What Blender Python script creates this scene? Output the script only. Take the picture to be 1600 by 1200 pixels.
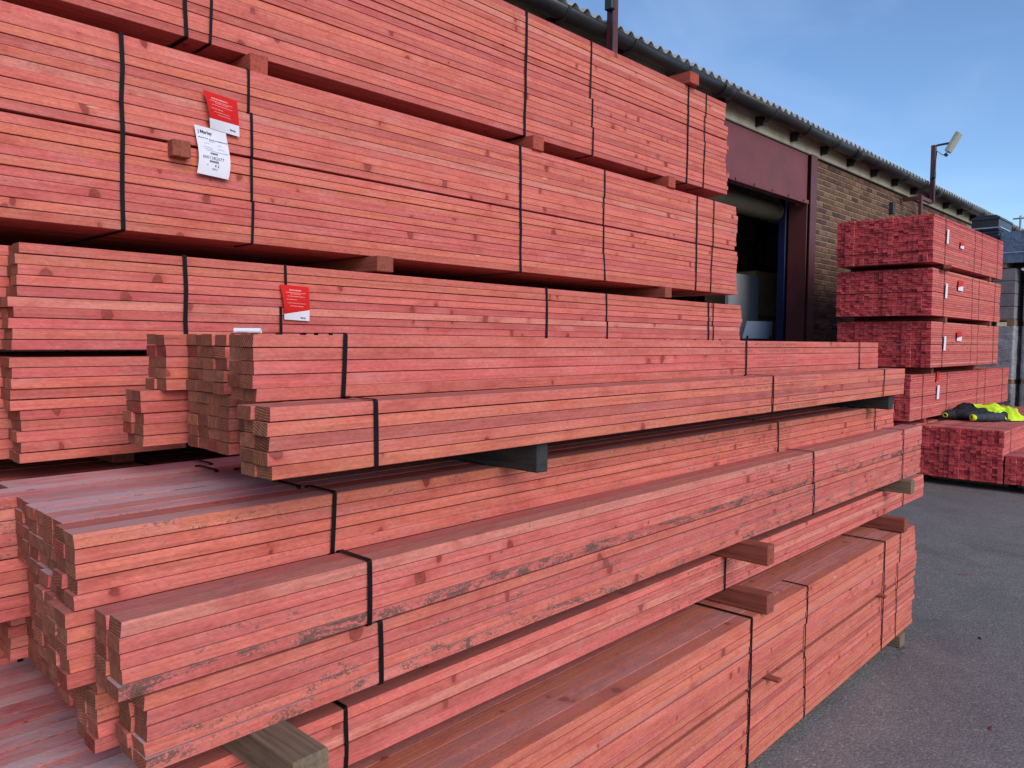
import bpy, bmesh, math, random
from mathutils import Vector, Matrix

for o in list(bpy.data.objects):
    bpy.data.objects.remove(o, do_unlink=True)
S = bpy.context.scene
COL = S.collection
rad = math.radians
H = 1.53                                     # camera height above the yard

# ------------------------------------------------------------------ camera
def camera():
    yaw, pitch, roll = rad(44.04), rad(3.15), rad(.474)
    f = Vector((math.cos(yaw)*math.cos(pitch), math.sin(yaw)*math.cos(pitch), -math.sin(pitch)))
    r = Vector((math.sin(yaw), -math.cos(yaw), 0)); u = r.cross(f)
    r2 = math.cos(roll)*r + math.sin(roll)*u; u2 = -math.sin(roll)*r + math.cos(roll)*u
    cd = bpy.data.cameras.new('camera'); c = bpy.data.objects.new('camera', cd); COL.objects.link(c)
    m = Matrix((r2, u2, -f)).transposed().to_4x4(); m.translation = (0, 0, H)
    c.matrix_world = m
    cd.sensor_width = 36; cd.lens = 36*1205/1600
    cd.clip_start = .05; cd.clip_end = 3000
    S.camera = c
camera()

# ------------------------------------------------------------------ light
SUN_AZ = rad(193); SUN_EL = rad(29)          # azimuth clockwise from +Y
def light():
    w = bpy.data.worlds.new('World'); S.world = w; w.use_nodes = True
    nt = w.node_tree; nt.nodes.clear(); N = nt.nodes.new; L = nt.links.new
    out = N('ShaderNodeOutputWorld'); bg = N('ShaderNodeBackground'); sky = N('ShaderNodeTexSky')
    sky.sky_type = 'NISHITA'; sky.sun_disc = False
    sky.sun_elevation = SUN_EL; sky.sun_rotation = SUN_AZ
    sky.air_density = 1.0; sky.dust_density = .0; sky.ozone_density = 4.5; sky.altitude = 900
    # thin high cloud, streaked
    tc = N('ShaderNodeTexCoord'); mp = N('ShaderNodeMapping'); mp.inputs['Scale'].default_value = (1.6, 3.2, 6.5)
    mp.inputs['Rotation'].default_value = (.25, .3, .5)
    n1 = N('ShaderNodeTexNoise'); n1.inputs['Scale'].default_value = 1.5; n1.inputs['Detail'].default_value = 7; n1.inputs['Distortion'].default_value = .7
    rp = N('ShaderNodeMapRange'); rp.inputs['From Min'].default_value = .42; rp.inputs['From Max'].default_value = .78; rp.inputs['To Max'].default_value = .12
    mx = N('ShaderNodeMix'); mx.data_type = 'RGBA'
    mx.inputs['B'].default_value = (5.6, 6.6, 8.4, 1)
    L(tc.outputs['Generated'], mp.inputs['Vector']); L(mp.outputs[0], n1.inputs['Vector']); L(n1.outputs['Fac'], rp.inputs['Value'])
    L(rp.outputs[0], mx.inputs['Factor']); L(sky.outputs[0], mx.inputs['A']); L(mx.outputs['Result'], bg.inputs['Color'])
    bg.inputs['Strength'].default_value = .15
    L(bg.outputs[0], out.inputs['Surface'])
    sd = bpy.data.lights.new('sun', 'SUN'); sd.energy = 2.3; sd.angle = rad(40); sd.color = (1, .92, .83)
    so = bpy.data.objects.new('sun', sd); COL.objects.link(so)
    d = Vector((math.sin(SUN_AZ)*math.cos(SUN_EL), math.cos(SUN_AZ)*math.cos(SUN_EL), math.sin(SUN_EL)))
    so.rotation_euler = d.to_track_quat('Z', 'Y').to_euler(); so.location = d*40
    so['kind'] = 'structure'
light()
V = S.view_settings
V.view_transform = 'Standard'; V.look = 'None'; V.gamma = 1; V.use_curve_mapping = False
V.exposure = .28

# ------------------------------------------------------------------ helpers
R = random.Random(7)
def link(o, parent=None):
    COL.objects.link(o)
    if parent: o.parent = parent
    return o
def tag(o, label=None, cat=None, group=None, kind=None):
    if label: o['label'] = label
    if cat: o['category'] = cat
    if group: o['group'] = group
    if kind: o['kind'] = kind
    return o
def empty(name, loc=(0, 0, 0), rz=0):
    o = bpy.data.objects.new(name, None); o.empty_display_size = .1
    o.location = loc; o.rotation_euler = (0, 0, rz)
    return link(o)
class MB:
    """collects polygons, builds one mesh object"""
    def __init__(s): s.v = []; s.f = []; s.m = []; s.a = {}
    def quad(s, pts, m=0):
        b = len(s.v); s.v += [tuple(p) for p in pts]; s.f.append(tuple(range(b, b+len(pts)))); s.m.append(m)
    def box(s, a, b, bev=0, m=0, mat=None):
        x0, y0, z0 = a; x1, y1, z1 = b
        bm = bmesh.new(); bmesh.ops.create_cube(bm, size=1)
        for v in bm.verts:
            v.co = ((x0+x1)/2+v.co.x*(x1-x0), (y0+y1)/2+v.co.y*(y1-y0), (z0+z1)/2+v.co.z*(z1-z0))
        if bev: bmesh.ops.bevel(bm, geom=bm.edges[:], offset=bev, segments=1, affect='EDGES')
        s.bm(bm, m, mat)
    def bm(s, bm, m=0, mat=None):
        b = len(s.v)
        bm.verts.index_update()
        for v in bm.verts: s.v.append(tuple(mat @ v.co if mat else v.co))
        for f in bm.faces: s.f.append(tuple(b+v.index for v in f.verts)); s.m.append(m)
        bm.free()
    def tube(s, pts, r, n=10, m=0, cap=True):
        b = len(s.v); k = len(pts); pts = [Vector(p) for p in pts]
        rr = r if isinstance(r, (list, tuple)) else [r]*k
        for i, p in enumerate(pts):
            t = (pts[min(i+1, k-1)]-pts[max(i-1, 0)]).normalized()
            q = t.to_track_quat('Z', 'Y')
            for j in range(n):
                a = 2*math.pi*j/n
                s.v.append(tuple(p+q @ Vector((rr[i]*math.cos(a), rr[i]*math.sin(a), 0))))
        for i in range(k-1):
            for j in range(n):
                s.f.append((b+i*n+j, b+i*n+(j+1) % n, b+(i+1)*n+(j+1) % n, b+(i+1)*n+j)); s.m.append(m)
        if cap:
            s.f.append(tuple(b+j for j in range(n))[::-1]); s.m.append(m)
            s.f.append(tuple(b+(k-1)*n+j for j in range(n))); s.m.append(m)
    def build(s, name, mats, parent=None, smooth=False):
        me = bpy.data.meshes.new(name); me.from_pydata(s.v, [], s.f)
        if not isinstance(mats, (list, tuple)): mats = [mats]
        for m in mats: me.materials.append(m)
        if len(mats) > 1: me.polygons.foreach_set('material_index', s.m)
        if smooth: me.polygons.foreach_set('use_smooth', [True]*len(me.polygons))
        for k, (typ, arr) in s.a.items():
            at = me.attributes.new(k, typ, 'POINT')
            at.data.foreach_set('vector' if typ == 'FLOAT_VECTOR' else 'color', arr)
        me.update()
        return link(bpy.data.objects.new(name, me), parent)

# ------------------------------------------------------------------ materials
class NT:
    def __init__(s, name):
        s.m = bpy.data.materials.new(name); s.m.use_nodes = True; s.t = s.m.node_tree; s.t.nodes.clear()
        s.out = s.t.nodes.new('ShaderNodeOutputMaterial'); s.b = s.t.nodes.new('ShaderNodeBsdfPrincipled')
        s.t.links.new(s.b.outputs[0], s.out.inputs['Surface'])
    def n(s, typ, **kw):
        nd = s.t.nodes.new('ShaderNode'+typ)
        for k, v in kw.items():
            if hasattr(nd, k) and not k[0].isupper(): setattr(nd, k, v)
            else: s.set(nd.inputs[k.replace('_', ' ')], v)
        return nd
    def set(s, sock, v):
        if isinstance(v, bpy.types.NodeSocket): s.t.links.new(v, sock)
        elif isinstance(v, bpy.types.Node): s.t.links.new(v.outputs[0], sock)
        else:
            if isinstance(v, (tuple, list)) and len(v) == 3 and sock.type == 'RGBA': v = (*v, 1)
            sock.default_value = v
    def math(s, op, a, b=0.0, c=None, clamp=False):
        nd = s.t.nodes.new('ShaderNodeMath'); nd.operation = op; nd.use_clamp = clamp
        s.set(nd.inputs[0], a); s.set(nd.inputs[1], b)
        if c is not None: s.set(nd.inputs[2], c)
        return nd.outputs[0]
    def mix(s, f, a, b, mode='MIX'):
        nd = s.t.nodes.new('ShaderNodeMix'); nd.data_type = 'RGBA'; nd.blend_type = mode
        s.set(nd.inputs['Factor'], f); s.set(nd.inputs['A'], a); s.set(nd.inputs['B'], b)
        return nd.outputs['Result']
    def ramp(s, f, stops, interp='LINEAR'):
        nd = s.t.nodes.new('ShaderNodeValToRGB'); e = nd.color_ramp.elements; nd.color_ramp.interpolation = interp
        while len(e) < len(stops): e.new(.5)
        for i, (p, c) in enumerate(stops): e[i].position = p; e[i].color = (*c, 1) if len(c) == 3 else c
        s.set(nd.inputs[0], f); return nd.outputs[0]
    def rng(s, v, a, b, c=0, d=1, smooth=False):
        nd = s.t.nodes.new('ShaderNodeMapRange')
        if smooth: nd.interpolation_type = 'SMOOTHSTEP'
        for k, x in (('Value', v), ('From Min', a), ('From Max', b), ('To Min', c), ('To Max', d)): s.set(nd.inputs[k], x)
        return nd.outputs[0]
    def noise(s, vec, scale, detail=4, rough=.55, dist=0):
        nd = s.n('TexNoise'); s.set(nd.inputs['Vector'], vec)
        for k, x in (('Scale', scale), ('Detail', detail), ('Roughness', rough), ('Distortion', dist)): s.set(nd.inputs[k], x)
        return nd.outputs['Fac']
    def vmul(s, vec, k):
        nd = s.t.nodes.new('ShaderNodeVectorMath'); nd.operation = 'MULTIPLY'; s.set(nd.inputs[0], vec); s.set(nd.inputs[1], k); return nd.outputs[0]
    def attr(s, name):
        nd = s.t.nodes.new('ShaderNodeAttribute'); nd.attribute_name = name; return nd
    def sep(s, vec, col=False):
        nd = s.t.nodes.new('ShaderNodeSeparateColor' if col else 'ShaderNodeSeparateXYZ'); s.set(nd.inputs[0], vec); return nd.outputs
    def bump(s, h, strength=.3, dist=.002):
        nd = s.t.nodes.new('ShaderNodeBump'); nd.inputs['Strength'].default_value = strength; nd.inputs['Distance'].default_value = dist
        s.set(nd.inputs['Height'], h); s.set(s.b.inputs['Normal'], nd.outputs[0])
    def done(s, col, rough=.7, metal=0, spec=None):
        s.set(s.b.inputs['Base Color'], col); s.set(s.b.inputs['Roughness'], rough); s.set(s.b.inputs['Metallic'], metal)
        if spec is not None: s.b.inputs['Specular IOR Level'].default_value = spec
        return s.m

def timber_mat():
    k = NT('red_dyed_timber')
    lc = k.attr('lc').outputs['Vector']; lz = k.attr('lz').outputs['Vector']
    bt = k.attr('bt'); hue, bri, dirt = k.sep(bt.outputs['Color'], True)[:3]; stamp = bt.outputs['Alpha']
    x, yf, zf = k.sep(lz)[:3]
    lx, ly, lzz = k.sep(lc)[:3]
    col = k.ramp(hue, [(0, (.54, .090, .090)), (.3, (.61, .138, .116)), (.55, (.64, .162, .108)), (.75, (.62, .172, .096)), (.9, (.65, .23, .19)), (1, (.48, .074, .060))])
    blot = k.noise(k.vmul(lc, (6, 15, 15)), 1, 4, .62)
    col = k.mix(k.rng(blot, .52, .70, 0, .6), col, (.46, .075, .058))
    col = k.mix(k.rng(blot, .46, .30, 0, .5), col, (.66, .23, .19))
    grain = k.noise(k.vmul(lc, (3.2, 150, 150)), 1, 3, .6, .4)
    gr = k.rng(grain, .3, .72, .78, 1.14)
    # band-saw marks running across the face at a slant
    sl = k.math('ADD', k.math('ADD', lx, k.math('MULTIPLY', lzz, .9)), k.math('MULTIPLY', ly, .5))
    cmb = k.n('CombineXYZ', X=sl, Y=0.0, Z=0.0)
    saw = k.noise(cmb, 150, 1, .7)
    sawv = k.math('MULTIPLY', k.math('SUBTRACT', saw, .5), k.rng(blot, .35, .6, 1, .25))
    # fuzzy fibre
    fz = k.noise(k.vmul(lc, (70, 210, 210)), 1, 2, .7)
    v = k.math('MULTIPLY', gr, k.math('ADD', k.math('MULTIPLY', sawv, .42), 1.0))
    v = k.math('MULTIPLY', v, k.rng(fz, .25, .75, .80, 1.18))
    v = k.math('MULTIPLY', v, bri)
    col = k.mix(1, col, k.n('CombineColor', Red=v, Green=v, Blue=v), 'MULTIPLY')
    col = k.mix(k.rng(grain, .31, .22, 0, .55), col, (.16, .03, .025))
    # knots
    wv = k.n('TexNoise', Scale=45.0, Detail=1.0); k.set(wv.inputs['Vector'], lc)
    vv = k.t.nodes.new('ShaderNodeVectorMath'); vv.operation = 'MULTIPLY_ADD'
    k.set(vv.inputs[0], wv.outputs['Color']); vv.inputs[1].default_value = (.014,)*3; k.set(vv.inputs[2], lc)
    vo = k.n('TexVoronoi', Scale=11.5); k.set(vo.inputs['Vector'], k.vmul(vv.outputs[0], (1, 1, .6)))
    vr = k.sep(vo.outputs['Color'], True)[0]
    krad = k.rng(vr, .1, 1, .03, .2)
    kn = k.math('DIVIDE', vo.outputs['Distance'], krad)
    kring = k.ramp(kn, [(0, (.045, .012, .010)), (.35, (.10, .020, .016)), (.62, (.17, .030, .022)), (.86, (.08, .016, .013)), (1, (.42, .09, .07))])
    col = k.mix(k.rng(kn, 1.12, .85, 0, .88, True), col, kring)
    col = k.mix(k.rng(kn, 2.4, .9, 0, .4, True), col, (.42, .065, .045))
    # bare splinter scars
    vs = k.n('TexVoronoi', Scale=2.6); k.set(vs.inputs['Vector'], k.vmul(vv.outputs[0], (1, 3.5, 3.5)))
    col = k.mix(k.rng(vs.outputs['Distance'], .046, .03, 0, .7), col, (.70, .40, .22))
    # printed grade stamps
    cell = k.n('CombineXYZ', X=k.math('FLOOR', k.math('DIVIDE', x, .0032)), Y=k.math('FLOOR', k.math('MULTIPLY', zf, 9)), Z=k.math('FLOOR', k.math('MULTIPLY', lzz, .5)))
    wn = k.n('TexWhiteNoise'); k.set(wn.inputs['Vector'], cell.outputs[0])
    gap = k.math('LESS_THAN', k.math('FRACT', k.math('DIVIDE', x, .0128)), .74)
    word = k.n('TexWhiteNoise'); word.noise_dimensions = '1D'; k.set(word.inputs['W'], k.math('FLOOR', k.math('DIVIDE', x, .052)))
    m = k.math('MULTIPLY', k.math('GREATER_THAN', wn.outputs['Value'], .40), gap)
    m = k.math('MULTIPLY', m, k.math('GREATER_THAN', word.outputs['Value'], .28))
    for a, b, op in ((x, 0.0, 'GREATER_THAN'), (x, .62, 'LESS_THAN'), (zf, .30, 'GREATER_THAN'), (zf, .72, 'LESS_THAN'), (yf, .03, 'LESS_THAN'), (stamp, .5, 'GREATER_THAN')):
        m = k.math('MULTIPLY', m, k.math(op, a, b))
    col = k.mix(k.math('MULTIPLY', m, k.rng(blot, .3, .6, .9, .45)), col, (.085, .045, .05))
    # grime: blotches broken by fine speckle
    gb = k.noise(k.vmul(lc, (9.0, 26, 26)), 1.0, 4, .72, .6)
    gs = k.noise(k.vmul(lc, (150, 190, 190)), 1, 3, .75)
    g = k.math('ADD', gb, k.math('MULTIPLY', k.math('SUBTRACT', gs, .5), .7))
    gth = k.math('SUBTRACT', .79, k.math('MULTIPLY', dirt, .36))
    gm = k.rng(k.math('SUBTRACT', g, gth), 0, .09)
    col = k.mix(k.rng(gb, .42, .66, 0, .16), col, (.64, .26, .235))
    col = k.mix(k.math('MULTIPLY', gm, .9), col, k.mix(k.rng(gs, .34, .66), (.020, .017, .016), (.17, .11, .085)))
    # settled dust on upper faces; its pale tone also paints in sky light
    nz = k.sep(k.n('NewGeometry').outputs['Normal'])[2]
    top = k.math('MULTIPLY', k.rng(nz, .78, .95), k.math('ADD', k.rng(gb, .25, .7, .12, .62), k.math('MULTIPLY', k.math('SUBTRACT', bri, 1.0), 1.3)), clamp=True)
    pale = k.rng(dirt, .48, .6)  # high dirt values switch on the painted sky tone
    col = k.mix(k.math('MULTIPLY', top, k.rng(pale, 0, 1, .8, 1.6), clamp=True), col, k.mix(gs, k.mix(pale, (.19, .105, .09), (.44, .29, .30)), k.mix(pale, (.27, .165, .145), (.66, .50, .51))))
    h = k.math('ADD', k.math('MULTIPLY', grain, .5), k.math('ADD', k.math('MULTIPLY', sawv, .8), k.math('MULTIPLY', fz, .5)))
    k.bump(h, .6, .0022)
    return k.done(col, .82, spec=.22)
def end_mat(name='sawn_end_grain', tint=(1, 1, 1)):
    k = NT(name)
    lc = k.attr('lc').outputs['Vector']; hue, bri, dirt = k.sep(k.attr('bt').outputs['Color'], True)[:3]
    ly = k.n('TexWave', wave_type='RINGS', rings_direction='X', Scale=55.0, Distortion=3.0, Detail=2.0); k.set(ly.inputs['Vector'], k.vmul(lc, (.2, 1, 1.2)))
    col = k.ramp(hue, [(0, (.30, .088, .056)), (.45, (.34, .12, .07)), (.75, (.33, .145, .085)), (1, (.33, .06, .045))])
    col = k.mix(1, col, k.ramp(ly.outputs['Fac'], [(0, (.78, .76, .74)), (1, (1.12, 1.1, 1.08))]), 'MULTIPLY')
    n = k.noise(k.vmul(lc, (30, 70, 70)), 1, 4, .7)
    col = k.mix(1, col, k.ramp(n, [(.25, (.6, .58, .56)), (.7, (1.2, 1.2, 1.2))]), 'MULTIPLY')
    col = k.mix(1, col, k.n('CombineColor', Red=bri, Green=bri, Blue=bri), 'MULTIPLY')
    b3 = k.math('POWER', bri, 1.1); col = k.mix(1, col, k.n('CombineColor', Red=b3, Green=b3, Blue=b3), 'MULTIPLY'); col = k.mix(1, col, tint, 'MULTIPLY')
    k.bump(k.math('ADD', n, ly.outputs['Fac']), .5, .002)
    return k.done(col, .9, spec=.15)
def simple(name, col, rough=.6, metal=0, var=.15, scale=8, bump=0, bscale=60, spec=None, stain=None):
    k = NT(name); p = k.n('TexCoord').outputs['Object']
    n = k.noise(p, scale, 5, .6); n2 = k.noise(p, bscale, 4, .65)
    c = k.mix(1, col, k.ramp(n, [(.25, (1-var*1.4,)*3), (.5, (1, 1, 1)), (.75, (1+var,)*3)]), 'MULTIPLY')
    c = k.mix(1, c, k.ramp(n2, [(.25, (1-var*.7,)*3), (.75, (1+var*.5,)*3)]), 'MULTIPLY')
    if stain:
        c = k.mix(k.rng(k.noise(p, scale*.6, 6, .7, .5), .52, .7, 0, .7), c, stain)
    if bump: k.bump(n2, bump, .004)
    return k.done(c, k.rng(n2, .3, .7, max(.05, rough-.08), min(1, rough+.08)), metal, spec)
def bearer_mat(name, col, col2):
    k = NT(name); p = k.n('TexCoord').outputs['Object']
    g = k.noise(k.vmul(p, (90, 4, 90)), 1, 5, .65, .3); n = k.noise(p, 9, 4)
    c = k.mix(k.rng(n, .3, .7), col, col2)
    c = k.mix(1, c, k.ramp(g, [(.28, (.5, .48, .46)), (.5, (1, 1, 1)), (.75, (1.25, 1.22, 1.2))]), 'MULTIPLY')
    k.bump(g, .6, .003)
    return k.done(c, .88, spec=.2)
def asphalt_mat():
    k = NT('worn_asphalt'); p = k.n('NewGeometry').outputs['Position']
    big = k.noise(p, .55, 5, .6, .4); mid = k.noise(p, 3.2, 5, .65); fine = k.noise(p, 120, 3, .7)
    v = k.n('TexVoronoi', Scale=95.0); k.set(v.inputs['Vector'], p)
    ag = k.sep(v.outputs['Color'], True)[0]
    col = k.mix(k.rng(big, .35, .68), (.155, .139, .132), (.220, .198, .187))
    col = k.mix(k.rng(mid, .4, .75, 0, .5), col, (.25, .225, .21))
    # an older, paler lane beside the stack with a wandering edge
    x, y, z = k.sep(p)[:3]
    e = k.math('ADD', k.math('SUBTRACT', y, k.math('MULTIPLY', x, .33)), k.math('MULTIPLY', k.math('SUBTRACT', k.noise(p, 1.6, 3), .5), .5))
    col = k.mix(k.rng(e, -.10, -.02, 0, .22), col, (.28, .24, .22))
    stain = k.noise(p, .9, 3, .5, .8)
    col = k.mix(k.rng(stain, .60, .72, 0, .45), col, (.10, .092, .09))
    col = k.mix(1, col, k.ramp(ag, [(0, (.80, .80, .81)), (.6, (1, 1, 1)), (.93, (1.14, 1.13, 1.12)), (1, (1.5, 1.47, 1.43))]), 'MULTIPLY')
    col = k.mix(1, col, k.ramp(fine, [(.3, (.80, .80, .80)), (.7, (1.15, 1.15, 1.15))]), 'MULTIPLY')
    # hairline cracks
    w = k.n('TexNoise', Scale=1.4, Detail=4.0); k.set(w.inputs['Vector'], p)
    vv = k.t.nodes.new('ShaderNodeVectorMath'); vv.operation = 'MULTIPLY_ADD'; k.set(vv.inputs[0], w.outputs['Color']); vv.inputs[1].default_value = (.9,)*3; k.set(vv.inputs[2], p)
    cr = k.n('TexVoronoi', feature='DISTANCE_TO_EDGE', Scale=.42); k.set(cr.inputs['Vector'], vv.outputs[0])
    cm = k.math('MULTIPLY', k.rng(cr.outputs['Distance'], .006, .0015), k.rng(k.noise(p, .8, 2), .5, .6))
    col = k.mix(k.math('MULTIPLY', cm, .6), col, (.02, .02, .02))
    h = k.math('ADD', k.math('MULTIPLY', v.outputs['Distance'], -1.0), k.math('MULTIPLY', fine, .6))
    k.bump(h, .38, .005)
    return k.done(col, k.rng(mid, .3, .7, .72, .9), spec=.3)
def brick_mat():
    k = NT('weathered_brick'); bt = k.attr('bt'); hue, bri, _ = k.sep(bt.outputs['Color'], True)[:3]
    p = k.n('NewGeometry').outputs['Position']; n = k.noise(p, 28, 5, .7); n2 = k.noise(p, 160, 3)
    col = k.ramp(hue, [(0, (.15, .075, .05)), (.35, (.18, .095, .06)), (.6, (.195, .115, .07)), (.8, (.115, .056, .043)), (1, (.08, .048, .043))])
    col = k.mix(1, col, k.ramp(n, [(.25, (.65, .64, .62)), (.55, (1, 1, 1)), (.8, (1.25, 1.22, 1.15))]), 'MULTIPLY')
    col = k.mix(1, col, k.n('CombineColor', Red=bri, Green=bri, Blue=bri), 'MULTIPLY')
    k.bump(k.math('ADD', n, k.math('MULTIPLY', n2, .5)), .5, .004)
    return k.done(col, .9, spec=.15)
def wrap_mat(name, col, col2):
    k = NT(name); p = k.n('TexCoord').outputs['Object']
    n = k.noise(k.vmul(p, (6, 6, 14)), 1, 6, .7, 1.2); n2 = k.noise(p, 25, 4, .7, .8)
    c = k.mix(k.rng(n, .35, .65), col, col2)
    k.bump(k.math('ADD', n, n2), .6, .02)
    return k.done(c, .28, spec=.5)

M = {}
M['timber'] = timber_mat(); M['end'] = end_mat(); M['end_dyed'] = end_mat('dyed_end_grain', (2.4, 1.0, 1.8))
M['strap'] = simple('black_strapping', (.007, .0065, .008), .55, var=.2, scale=30, spec=.15)
M['strap_pale'] = simple('pale_blue_strapping', (.30, .42, .52), .4)
M['bearer_brown'] = bearer_mat('brown_bearer', (.25, .066, .044), (.29, .085, .055))
M['bearer_red'] = bearer_mat('red_bearer', (.42, .085, .055), (.34, .07, .048))
M['bearer_grey'] = bearer_mat('grey_treated_bearer', (.22, .16, .10), (.16, .115, .078))
M['bearer_dark'] = bearer_mat('dark_grey_bearer', (.034, .035, .035), (.055, .054, .052))
M['asphalt'] = asphalt_mat(); M['brick'] = brick_mat()
M['mortar'] = simple('sandy_mortar', (.31, .24, .16), .95, var=.25, scale=6, bump=.5, bscale=90)
M['maroon'] = simple('maroon_paint', (.17, .036, .036), .55, var=.18, scale=2.2, bump=.15, bscale=14, stain=(.105, .035, .034))
M['maroon_dark'] = simple('maroon_steel_paint', (.115, .026, .026), .5, var=.2, scale=5)
M['beige'] = simple('beige_render', (.52, .43, .30), .9, var=.22, scale=3, bump=.3, bscale=40, stain=(.34, .27, .19))
M['black_pl'] = simple('black_gutter_plastic', (.020, .018, .019), .42, var=.3, scale=5, stain=(.05, .045, .042))
M['roof'] = simple('grey_cement_sheet', (.30, .29, .27), .9, var=.3, scale=4, bump=.4, bscale=30, stain=(.14, .14, .12))
M['dark'] = simple('dark_filler', (.016, .016, .017), .9)
M['blue'] = simple('blue_steel_paint', (.006, .010, .050), .5)
M['cream'] = simple('cream_roller_slats', (.15, .12, .075), .6, var=.2)
M['interior'] = simple('dull_interior_wall', (.20, .19, .18), .9, var=.25, scale=1.5)
M['concrete'] = simple('interior_concrete', (.20, .19, .18), .9, var=.25, bump=.3)
M['white_board'] = simple('white_sheet_board', (.33, .34, .36), .5, var=.08)
M['card'] = simple('brown_cardboard', (.42, .26, .13), .85)
M['bag'] = simple('grey_sacks', (.30, .30, .28), .8, var=.2)
M['chair'] = simple('pale_blue_plastic', (.46, .52, .64), .4, var=.05)
M['steel'] = simple('galvanised_steel', (.38, .38, .38), .45, .7, var=.15)
M['dark_metal'] = simple('dark_metal', (.05, .05, .055), .5, .4)
M['lamp_body'] = simple('pale_lamp_housing', (.42, .39, .30), .45, var=.15, scale=20)
M['lamp_glass'] = simple('lamp_glass', (.50, .48, .40), .25, var=.05)
M['red_card'] = simple('red_printed_card', (.62, .014, .010), .5, var=.06, scale=14, spec=.2)
M['paper'] = simple('white_paper', (.74, .71, .76), .55, var=.04, scale=20)
M['ink'] = simple('dark_ink', (.03, .03, .04), .6)
M['pale_ink'] = simple('pale_pink_print', (.80, .32, .28), .5)
M['grey_ink'] = simple('faint_grey_print', (.30, .28, .34), .6)
M['hivis'] = simple('hi_vis_yellow_cloth', (.60, .86, .012), .7, var=.12, scale=18, bump=.4, bscale=120)
M['navy'] = simple('dark_navy_cloth', (.010, .010, .016), .8, var=.3, scale=20, bump=.4, bscale=150)
M['slate'] = simple('slate_grey_cloth', (.035, .043, .06), .8, var=.25, scale=20, bump=.4, bscale=150)
M['block'] = simple('concrete_block', (.23, .20, .21), .95, var=.3, scale=4, bump=.5)
M['wrap'] = wrap_mat('grey_stretch_wrap', (.22, .20, .225), (.40, .39, .42))
M['wrap_blue'] = wrap_mat('blue_grey_stretch_wrap', (.10, .14, .22), (.17, .22, .31))
M['black_box'] = simple('black_crate_plastic', (.028, .032, .04), .4, var=.2)
M['pallet'] = bearer_mat('pallet_wood', (.30, .20, .12), (.22, .15, .10))
M['green'] = simple('green_plastic', (.02, .22, .06), .4)

# ------------------------------------------------------------------ ground
def ground():
    b = MB(); b.quad([(-300, -300, 0), (900, -300, 0), (900, 700, 0), (-300, 700, 0)])
    g = b.build('ground', M['asphalt']); tag(g, kind='structure')
ground()

# ------------------------------------------------------------------ battens
T = .025
def add_batten(mb, x0, x1, y0, z0, w, t, rnd, hue, bri, dirt, stamp_x=None, secs=5, bow=.0012):
    """one sawn batten: chamfered profile swept along x, with a slight bow"""
    c = rnd.uniform(.0005, .0013); b = len(mb.v)
    prof = [(c, 0), (w-c, 0), (w, c), (w, t-c), (w-c, t), (c, t), (0, t-c), (0, c)]
    ay, az = rnd.gauss(0, bow), rnd.gauss(0, bow*.3)
    ph = rnd.uniform(0, 3.1); ox, oy, oz = (rnd.uniform(-40, 40) for _ in range(3))
    a_lc, a_lz, a_bt = mb.a.setdefault('lc', ('FLOAT_VECTOR', []))[1], mb.a.setdefault('lz', ('FLOAT_VECTOR', []))[1], mb.a.setdefault('bt', ('FLOAT_COLOR', []))[1]
    st = 1.0 if stamp_x is not None else 0.0
    sx = stamp_x if stamp_x is not None else 0
    e0, e1 = rnd.gauss(0, .0012), rnd.gauss(0, .0012)
    for i in range(secs):
        u = i/(secs-1); x = x0+(x1-x0)*u; s = math.sin(math.pi*u*1.6+ph)
        for (py, pz) in prof:
            xx = x+(e0*(pz/t-.5) if i == 0 else e1*(pz/t-.5) if i == secs-1 else 0)
            mb.v.append((xx, y0+py+ay*s, z0+pz+az*s))
            a_lc += (x+ox, py+oy, pz+oz); a_lz += (x-sx, py/w, pz/t); a_bt += (hue, bri, dirt, st)
    for i in range(secs-1):
        for j in range(8):
            mb.f.append((b+i*8+j, b+(i+1)*8+j, b+(i+1)*8+(j+1) % 8, b+i*8+(j+1) % 8)); mb.m.append(0)
    mb.f.append(tuple(b+j for j in range(8))); mb.m.append(1)
    e = b+(secs-1)*8
    mb.f.append(tuple(e+j for j in range(8))[::-1]); mb.m.append(1)
TM = None
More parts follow.
